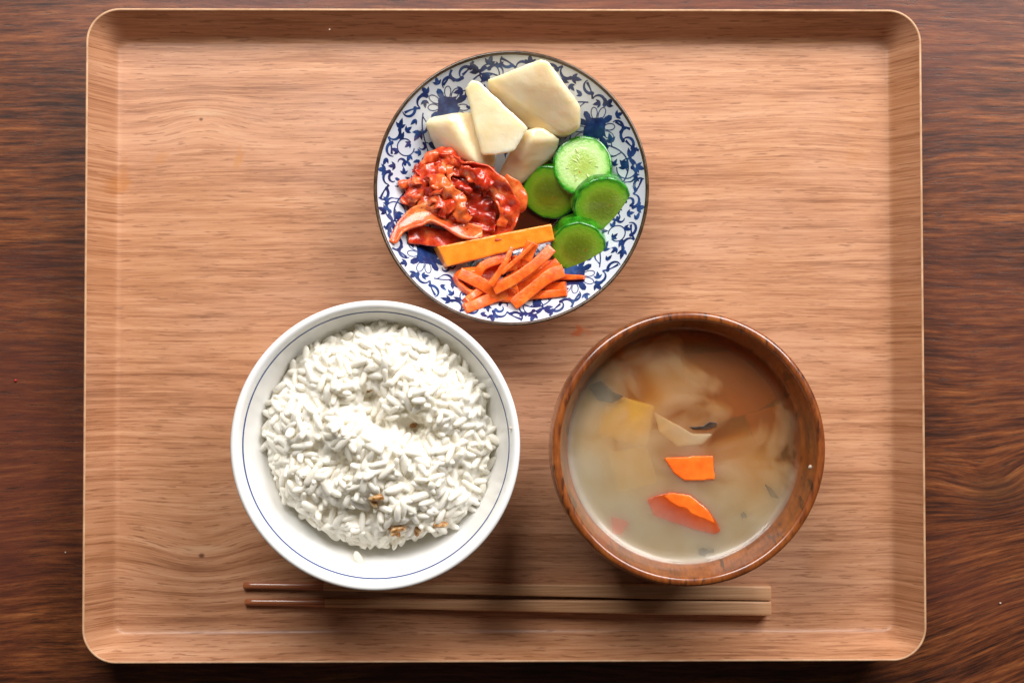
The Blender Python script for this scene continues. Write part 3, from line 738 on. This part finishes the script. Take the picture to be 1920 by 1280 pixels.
strip([(956, 530, 3.2), (966, 540, 3.15), (971, 549, 3.0)], .36, .1, 'tiny triangular carrot scrap below the long top strip', w1=.06)
strip([(963, 482, 2.9), (972, 490, 3.0), (975, 503, 2.95)], .2, .12, 'tiny curled carrot scrap between the two slivers', roll=.7)

# ------------------------------------------------------------------ kimchi
def mat_kimchi(kind):
    M = Mat('kimchi_' + kind); c = M.co()
    n1 = M.noise(c, 1.3, 4, .6, .4); n2 = M.noise(c, 5., 4, .6)
    f = M.math('ADD', M.math('MULTIPLY', n1, .65), M.math('MULTIPLY', n2, .35))
    if kind == 'red': st = [(.34, (.26, .008, .003)), (.45, (.54, .032, .007)), (.55, (.68, .085, .018)), (.68, (.82, .30, .11))]
    elif kind == 'deep': st = [(.34, (.20, .006, .002)), (.5, (.42, .020, .005)), (.68, (.62, .07, .016))]
    else: st = [(.34, (.56, .035, .008)), (.47, (.70, .10, .018)), (.60, (.78, .20, .045)), (.78, (.82, .40, .16))]
    colr = M.ramp(f, st)
    ch = M.noise(c, 9., 2, .5)
    colr = M.mix(M.mr(ch, .64, .70, 0, .8), colr, (.30, .004, .002))
    M.set(color=colr, rough=.28, sss=.25, sss_radius=(1., .25, .12), sss_scale=.25 * S, coat=.55, coat_rough=.09, spec=.45)
    M.bump(M.math('ADD', M.noise(c, 4, 4, .65), M.math('MULTIPLY', M.noise(c, 14, 3, .6), .4)), .42, .05)
    return M.m
KR, KD, KP = mat_kimchi('red'), mat_kimchi('deep'), mat_kimchi('pale')
kq = P(850, 372, 1.4)
kim = tag(empty('kimchi', (kq.x, kq.y, plate_at(kq))), 'glossy red heap of napa cabbage kimchi with one pale leaf end', 'kimchi')
def leaf(ctrl, w, mat, curl=.2, ruf=.12, freq=1.6, thick=.10, roll=0.0, seed=0, name='cabbage_leaf', world=False, nu=30, nv=9, taper=(1, 1)):
    cp = [P(*q) for q in ctrl]
    for p in cp: p.z = max(p.z + .05, plate_at(p) + thick + .05)
    cs = catmull(cp, nu)
    V, F = [], []
    for k, cpt in enumerate(cs):
        t = k / (nu - 1)
        d = (cs[min(nu - 1, k + 1)] - cs[max(0, k - 1)]).normalized()
        side = d.cross(Vector((0, 0, 1))); side = side.normalized() if side.length > 1e-4 else Vector((1, 0, 0))
        side = Matrix.Rotation(roll + .5 * mnoise.noise(Vector((t * 2.5, seed, 3))), 3, d) @ side; up = side.cross(d).normalized()
        ww = w * (taper[0] + (1 - taper[0]) * min(1, t * 3)) * (taper[1] + (1 - taper[1]) * min(1, (1 - t) * 3)) * (1 + .25 * mnoise.noise(Vector((t * 4, seed, 9))))
        for j in range(nv):
            s_ = j / (nv - 1) * 2 - 1
            p = cpt + side * s_ * ww + up * (curl * s_ * s_ * w)
            p = p + up * ruf * mnoise.noise(p * freq + Vector((seed * 3.1, 0, 0))) * (1 + abs(s_)) + side * ruf * .6 * mnoise.noise(p * freq * 1.4 + Vector((0, seed * 2.3, 5)))
            V.append(p)
    for k in range(nu - 1):
        for j in range(nv - 1):
            a = k * nv + j; F.append((a, a + 1, a + nv + 1, a + nv))
    o = mk(name, V, F, mat, kim)
    m = o.modifiers.new('solid', 'SOLIDIFY'); m.thickness = thick * S; m.offset = 0
    m = o.modifiers.new('sub', 'SUBSURF'); m.levels = 1; m.render_levels = 1
    return o
# core of chopped cabbage
cv, cf = [], []
cc = P(852, 368, 2.0)
nu_, nv_ = 36, 16
for i in range(nv_ + 1):
    for j in range(nu_):
        a = 2 * math.pi * j / nu_; b = math.pi / 2 * i / nv_
        d = Vector((math.cos(a) * math.cos(b), math.sin(a) * math.cos(b), math.sin(b)))
        k = 1 + .22 * mnoise.noise(d * 2.2 + Vector((4, 1, 0))) + .12 * mnoise.noise(d * 6)
        cv.append((cc.x + d.x * 2.0 * k, cc.y + d.y * 1.55 * k, 1.25 + d.z * 1.55 * k))
for i in range(nv_):
    for j in range(nu_): cf.append((i * nu_ + j, i * nu_ + (j + 1) % nu_, (i + 1) * nu_ + (j + 1) % nu_, (i + 1) * nu_ + j))
mk('chopped_cabbage', cv, cf, KD, kim)
leaf([(737, 456, 3.25), (752, 428, 3.2), (780, 408, 3.15), (808, 400, 3.15), (838, 414, 3.05), (872, 434, 2.95), (905, 436, 2.9)], .42, KP, .25, .10, 1.6, .14, -.25, 1, 'cabbage_stem', taper=(.35, .6))
leaf([(822, 305, 3.0), (860, 312, 3.35), (900, 322, 3.5), (936, 350, 3.45), (955, 388, 3.2), (950, 425, 2.85), (925, 448, 2.6)], .42, KR, .35, .30, 3.0, .1, .35, 2)
leaf([(812, 332, 3.4), (832, 350, 3.65), (850, 370, 3.7), (862, 395, 3.55), (876, 418, 3.2)], .34, KP, -.55, .2, 2.6, .1, .1, 3)
leaf([(870, 345, 3.1), (895, 370, 2.95), (905, 400, 2.8), (900, 432, 2.75)], .62, KD, .4, .26, 2.6, .08, 0, 4)
leaf([(795, 330, 3.0), (808, 305, 3.1), (832, 292, 3.1), (858, 305, 3.15)], .36, KR, -.5, .22, 2.4, .1, .2, 5)
leaf([(768, 385, 2.85), (782, 355, 3.05), (800, 328, 3.2), (826, 318, 3.35)], .42, KR, -.4, .22, 2.2, .1, -.2, 6)
leaf([(765, 440, 2.85), (800, 442, 2.75), (850, 452, 2.55), (905, 446, 2.5), (945, 432, 2.5)], .42, KR, .2, .15, 1.8, .1, 0, 7)
leaf([(942, 338, 2.7), (962, 352, 2.75), (972, 372, 2.65), (965, 398, 2.4)], .34, KP, -.4, .1, 1.5, .07, .3, 8)
leaf([(840, 300, 3.2), (866, 318, 3.6), (896, 334, 3.75), (920, 352, 3.7)], .26, KR, -.3, .22, 3.0, .1, .4, 9)
leaf([(785, 392, 3.05), (812, 378, 3.35), (836, 380, 3.5), (850, 395, 3.45)], .32, KR, -.4, .2, 2.4, .1, -.1, 10)
leaf([(930, 365, 3.3), (946, 398, 3.2), (940, 425, 3.0)], .22, KP, -.3, .12, 2.2, .09, -.4, 12)
leaf([(780, 352, 2.7), (775, 372, 2.7), (782, 398, 2.6)], .35, KP, -.4, .15, 2.2, .1, 0, 13)
rk = random.Random(12)
for i in range(46):
    a = rk.uniform(0, 6.28); q = math.sqrt(rk.random())
    px, py = 848 + math.cos(a) * 82 * q, 358 + math.sin(a) * 62 * q
    if 865 < px < 935 and 352 < py < 425: continue
    z = 2.75 + .75 * (1 - q * q) + rk.uniform(-.05, .1); an = rk.uniform(0, 6.28); L = rk.uniform(14, 27)
    leaf([(px - math.cos(an) * L, py - math.sin(an) * L, z - .1), (px, py, z + .12), (px + math.cos(an) * L, py + math.sin(an) * L, z - .1)], rk.uniform(.12, .24), rk.choice((KR, KR, KR, KD, KP)), -.4, .20, 2.8, .06, rk.uniform(-.5, .5), 20 + i, nu=14, nv=6)
FLAKE = mat_simple('chili_flake', (.42, .012, .004), rough=.25, coat=.4)
for i in range(80):
    a = rk.uniform(0, 6.28); q = math.sqrt(rk.random())
    px, py = 860 + math.cos(a) * 85 * q, 370 + math.sin(a) * 70 * q
    c = P(px, py, 2.9 + .7 * (1 - q * q)); s_ = rk.uniform(.025, .07)
    vv = [c + Vector((rk.uniform(-1, 1), rk.uniform(-1, 1), rk.uniform(-.3, .5))) * s_ * 1.3 for _ in range(4)]
    mk('chili_flake', vv, [(0, 1, 2), (0, 3, 1), (1, 3, 2), (0, 2, 3)], FLAKE, kim, smooth=False)

# ------------------------------------------------------------------ steamed rice
RICE = Mat('cooked_rice'); c = RICE.co(); oi = RICE.n.new('ShaderNodeObjectInfo')
nr_ = RICE.noise(c, .9, 3, .6)
RICE.set(color=RICE.mix(RICE.mr(nr_, .35, .65), (.965, .925, .81), (.975, .955, .89)), rough=.28, sss=.0)
RICE.bump(RICE.noise(c, 7, 2, .5), .12, .03)
tl = RICE.n.new('ShaderNodeBsdfTranslucent'); tl.inputs[0].default_value = (.99, .96, .88, 1); mxs = RICE.n.new('ShaderNodeMixShader'); mxs.inputs[0].default_value = .27
RICE.l.new(RICE.bsdf.outputs[0], mxs.inputs[1]); RICE.l.new(tl.outputs[0], mxs.inputs[2]); RICE.l.new(mxs.outputs[0], RICE.out.inputs['Surface']); RICE = RICE.m
TOAST = Mat('scorched_rice'); TOAST.set(color=TOAST.ramp(TOAST.noise(TOAST.co(), 3.5, 3, .6), [(.35, (.20, .07, .015)), (.5, (.50, .26, .08)), (.68, (.80, .62, .38))]), rough=.3, sss=.2, sss_scale=.15 * S); TOAST = TOAST.m
def grain_mesh(bend, L, W, tipk, n=10, m=9):
    """unit grain along x, half length L, half width W"""
    V, F = [(-L, 0, 0)], []
    for k in range(1, m):
        t = -1 + 2 * k / m; prof = math.sqrt(max(0, 1 - abs(t) ** 2.3)) * (1 - .12 * tipk * t)
        for i in range(n):
            a = 2 * math.pi * i / n
            y = W * prof * math.cos(a); z = W * .86 * prof * math.sin(a)
            V.append((L * t, y + bend * (1 - t * t), z))
    V.append((L, 0, 0))
    for i in range(n): F.append((0, 1 + (i + 1) % n, 1 + i))
    for k in range(m - 2):
        for i in range(n):
            a = 1 + k * n
            F.append((a + i, a + (i + 1) % n, a + n + (i + 1) % n, a + n + i))
    b = 1 + (m - 2) * n
    for i in range(n): F.append((b + i, b + (i + 1) % n, len(V) - 1))
    return np.array(V), F
rg_ = random.Random(77)
variants = [grain_mesh(rg_.uniform(-.06, .06), rg_.uniform(.37, .50), rg_.uniform(.145, .19), rg_.uniform(-1, 1)) for _ in range(8)]
var_me = []
for V, F in variants:
    me = bpy.data.meshes.new('rice_grain'); me.from_pydata([tuple(p * S) for p in V], [], F)
    bm = bmesh.new(); bm.from_mesh(me); bmesh.ops.recalc_face_normals(bm, faces=bm.faces); bm.to_mesh(me); bm.free()
    me.polygons.foreach_set('use_smooth', [True] * len(F)); me.materials.append(RICE); var_me.append(me)
clumps = [(690, 665, .55, 1.0), (765, 640, .5, .9), (800, 725, .7, 1.1), (720, 700, .2, .6), (600, 690, .45, .8), (560, 790, .5, .9), (640, 815, .55, .9), (720, 850, .75, 1.2), (850, 770, .55, .9), (830, 850, .45, .8), (560, 890, .4, .8),
          (640, 920, .35, .7), (760, 950, .45, .9), (860, 940, .3, .7), (640, 730, .35, .7), (740, 760, .2, .4), (900, 720, .2, .7), (690, 905, .4, .7), (800, 900, .4, .7),
          (688, 745, -.75, .45), (700, 790, -.85, .45), (775, 800, -.8, .55), (735, 800, -.55, .4), (660, 770, -.3, .4), (640, 870, -.45, .5), (690, 960, -.4, .5), (600, 840, -.4, .4), (800, 800, -.3, .4), (860, 890, -.5, .4), (870, 690, -.3, .5), (620, 960, -.5, .6)]
clw = [(P(a, b, 5.6), h, w) for a, b, h, w in clumps]
mc = P(709, 816, 5.2)
def rice_h(x, y):
    dx, dy = x - mc.x, y - mc.y
    a = math.atan2(dy, dx)
    edge = 5.0 + .34 * mnoise.noise(Vector((math.cos(a) * 2.2, math.sin(a) * 2.2, 1))) - .55 * smoothstep(.2, .9, -math.sin(a + .25))
    q = math.hypot(dx, dy) / edge
    if q > 1: return None
    h = 4.4 + 1.25 * (1 - q ** (3.2 + 6 * smoothstep(.2, .9, -math.sin(a + .25))))
    for c_, hh, w in clw:
        h += 1.35 * hh * math.exp(-((x - c_.x) ** 2 + (y - c_.y) ** 2) / (w * w)) * (1 - q ** 5)
    return h + .30 * mnoise.noise(Vector((x * 1.1, y * 1.1, 3))) + .16 * mnoise.noise(Vector((x * 2.4, y * 2.4, 7)))
def ok_in_bowl(x, y, z):
    return math.hypot(x - rc.x, y - rc.y) < rice_in(z) - .17
placed = []; grid = {}
def try_place(x, y, z, mind):
    k = (int(x / .3), int(y / .3), int(z / .3))
    for i in (-1, 0, 1):
        for j in (-1, 0, 1):
            for l in (-1, 0, 1):
                for p in grid.get((k[0] + i, k[1] + j, k[2] + l), ()):
                    if (p[0] - x) ** 2 + (p[1] - y) ** 2 + (p[2] - z) ** 2 < mind * mind: return False
    grid.setdefault(k, []).append((x, y, z)); return True
for tries in range(26000):
    a = rg_.uniform(0, 2 * math.pi); q = 4.85 * math.sqrt(rg_.random())
    x, y = mc.x + q * math.cos(a), mc.y + q * math.sin(a)
    h = rice_h(x, y)
    if h is None: continue
    z = h + .09 - abs(rg_.gauss(0, .15))
    if not ok_in_bowl(x, y, z): continue
    if not try_place(x, y, z, .275): continue
    e = .12
    hx = ((rice_h(x + e, y) or h - .2) - (rice_h(x - e, y) or h - .2)) / (2 * e); hy = ((rice_h(x, y + e) or h - .2) - (rice_h(x, y - e) or h - .2)) / (2 * e)
    nrm = Vector((-max(-1.2, min(1.2, hx)), -max(-1.2, min(1.2, hy)), 1)).normalized()
    yaw = rg_.uniform(0, 2 * math.pi) + 1.2 * mnoise.noise(Vector((x * .6, y * .6, 8)))
    base = nrm.to_track_quat('Z', 'Y').to_matrix()
    tilt = rg_.gauss(0, .38) if rg_.random() < .88 else rg_.choice((-1, 1)) * rg_.uniform(.7, 1.2)
    M3 = base @ Matrix.Rotation(yaw, 3, 'Z') @ Matrix.Rotation(tilt, 3, 'Y') @ Matrix.Rotation(rg_.uniform(0, 6.28), 3, 'X')
    placed.append((Vector((x, y, z)), M3, rg_.randrange(8), rg_.uniform(.86, 1.1)))
# which grains show most from above: a small height buffer
RES = .04; NB = int(12 / RES); zb_ = np.full((NB, NB), -9.); own = np.full((NB, NB), -1)
for gi, (p, M3, vi, sc) in enumerate(placed):
    W_ = (variants[vi][0] * sc) @ np.array(M3).T + np.array(p)
    ii = ((W_[:, 0] - mc.x) / RES + NB / 2).astype(int); jj = ((W_[:, 1] - mc.y) / RES + NB / 2).astype(int)
    for a, b, zz in zip(ii, jj, W_[:, 2]):
        if 0 <= a < NB and 0 <= b < NB and zz > zb_[a, b]: zb_[a, b] = zz; own[a, b] = gi
cnt = np.bincount(own[own >= 0].ravel(), minlength=len(placed))
order = np.argsort(-cnt)
rice = tag(empty('steamed_rice', (mc.x, mc.y, 2.0)), 'loose mound of steamed white rice filling the porcelain bowl', 'rice')
toast_px = [(700, 931, 26), (740, 990, 30), (775, 985, 24), (815, 978, 22)]
for gi in order[:300]:
    p, M3, vi, sc = placed[gi]
    o = bpy.data.objects.new('rice_grain', var_me[vi]); col.objects.link(o); o.parent = rice
    o.matrix_local = Matrix.Translation((p - ORG[rice]) * S) @ (M3 * sc).to_4x4()
rest = order[300:]
V, F = [], []
for gi in rest:
    p, M3, vi, sc = placed[gi]
    b = len(V); W_ = (variants[vi][0] * sc) @ np.array(M3).T + np.array(p)
    V += [tuple(q) for q in W_]; F += [tuple(b + i for i in fc) for fc in variants[vi][1]]
# packed rice under the loose grains
NG = 90; idx = {}
for i in range(NG + 1):
    for j in range(NG + 1):
        x, y = mc.x - 4.8 + 9.6 * i / NG, mc.y - 4.8 + 9.6 * j / NG
        h = rice_h(x, y)
        if h is None: continue
        z = h - .045 + .12 * mnoise.noise(Vector((x * 4, y * 4, 0)))
        if not ok_in_bowl(x, y, z - .1): continue
        idx[i, j] = len(V); V.append((x, y, z))
top = dict(idx); low = {}
for (i, j), a in top.items(): low[i, j] = len(V); V.append((V[a][0], V[a][1], V[a][2] - .7))
cells = [(i, j) for (i, j) in top if (i + 1, j) in top and (i, j + 1) in top and (i + 1, j + 1) in top]
cset = set(cells)
for (i, j) in cells:
    q4 = [(i, j), (i + 1, j), (i + 1, j + 1), (i, j + 1)]
    F.append(tuple(top[k] for k in q4)); F.append(tuple(low[k] for k in reversed(q4)))
    for (n_, a, b) in (((i, j - 1), 0, 1), ((i + 1, j), 1, 2), ((i, j + 1), 2, 3), ((i - 1, j), 3, 0)):
        if n_ not in cset: F.append((low[q4[a]], low[q4[b]], top[q4[b]], top[q4[a]]))
pk = mk('packed_rice', V, F, RICE, rice); pk['kind'] = 'stuff'
soften(pk, .05, 2, .5)
# scorched grains tucked between the others
for (px, py, n_) in ((700, 931, 3), (740, 990, 4), (778, 984, 3), (822, 980, 2), (690, 733, 1), (770, 798, 2)):
    for k in range(n_):
        q = P(px + rg_.uniform(-10, 10), py + rg_.uniform(-7, 7), 5.6); h = rice_h(q.x, q.y) or 4.6
        q = P(px + rg_.uniform(-9, 9), py + rg_.uniform(-6, 6), h + .1)
        me = var_me[k % 8].copy(); me.materials.clear(); me.materials.append(TOAST)
        o = bpy.data.objects.new('scorched_grain', me); col.objects.link(o); o.parent = rice
        o.matrix_local = Matrix.Translation((q - ORG[rice] + Vector((0, 0, .03))) * S) @ (Euler((rg_.uniform(0, 6), rg_.uniform(-.3, .3), rg_.uniform(0, 6))).to_matrix() * .85).to_4x4()
        o['label'] = 'browned rice grain'
# loose grain stuck on the bowl wall
def wall_grain(px, py, z, yaw, scale, label):
    q = P(px, py, z)
    rr = math.hypot(q.x - rc.x, q.y - rc.y)
    zz = z
    for _ in range(40):                       # settle the grain on the inner wall
        q = P(px, py, zz); rr = math.hypot(q.x - rc.x, q.y - rc.y)
        target = 1.5 + (RZ - .12 - 1.5) * (min(1, (rr + .10) / 5.44)) ** 3.333
        zz = zz * .5 + (target + .08) * .5
    q = P(px, py, zz)
    o = bpy.data.objects.new('rice_grain', var_me[2]); col.objects.link(o)
    o.location = q * S; o.rotation_euler = (0, .35, yaw); o.scale = (scale,) * 3
    tag(o, label, 'rice grain')
wall_grain(675, 1048, 4.6, R(-62), .95, 'single rice grain stuck on the bare bowl wall below the mound')

# ------------------------------------------------------------------ crumbs
CRUMB = mat_simple('crumb_white', (.62, .52, .42), rough=.5); REDC = mat_simple('crumb_red', (.45, .02, .02), rough=.5)
def crumb(q, s_, mat, label, seed):
    bm = bmesh.new(); bmesh.ops.create_icosphere(bm, subdivisions=2, radius=s_)
    for vv in bm.verts: vv.co *= 1 + .35 * mnoise.noise(vv.co / s_ * 1.3 + Vector((seed, 0, 0)))
    bm.verts.index_update()
    V = [vv.co + q + Vector((0, 0, s_ * .7)) for vv in bm.verts]; F = [tuple(x.index for x in fc.verts) for fc in bm.faces]; bm.free()
    return tag(mk('crumb', V, F, mat), label, 'crumb')
crumb(P(1875, 1130, 0), .04, CRUMB, 'tiny white crumb on the dark table beside the tray corner below the soup', 1)
crumb(P(123, 1035, 0), .035, CRUMB, 'tiny white crumb on the dark table close to the tray side by the rice bowl', 2)
crumb(P(30, 713, 0), .06, REDC, 'tiny red crumb on the dark table', 3)
crumb(P(1519, 875, 6.25), .09, CRUMB, 'white crumb stuck inside the wooden soup bowl rim', 4)
crumb(P(957, 802, RZ - .05), .05, CRUMB, 'tiny white crumb on the porcelain rice bowl rim', 5)
crumb(P(618, 56, 1.45), .035, CRUMB, 'tiny pale crumb stuck on the shaded tray wall above the plate', 6)
crumb(P(1208, 1070, 6.35), .06, CRUMB, 'tiny pale crumb on the rim of the soup bowl nearest the chopsticks', 7)
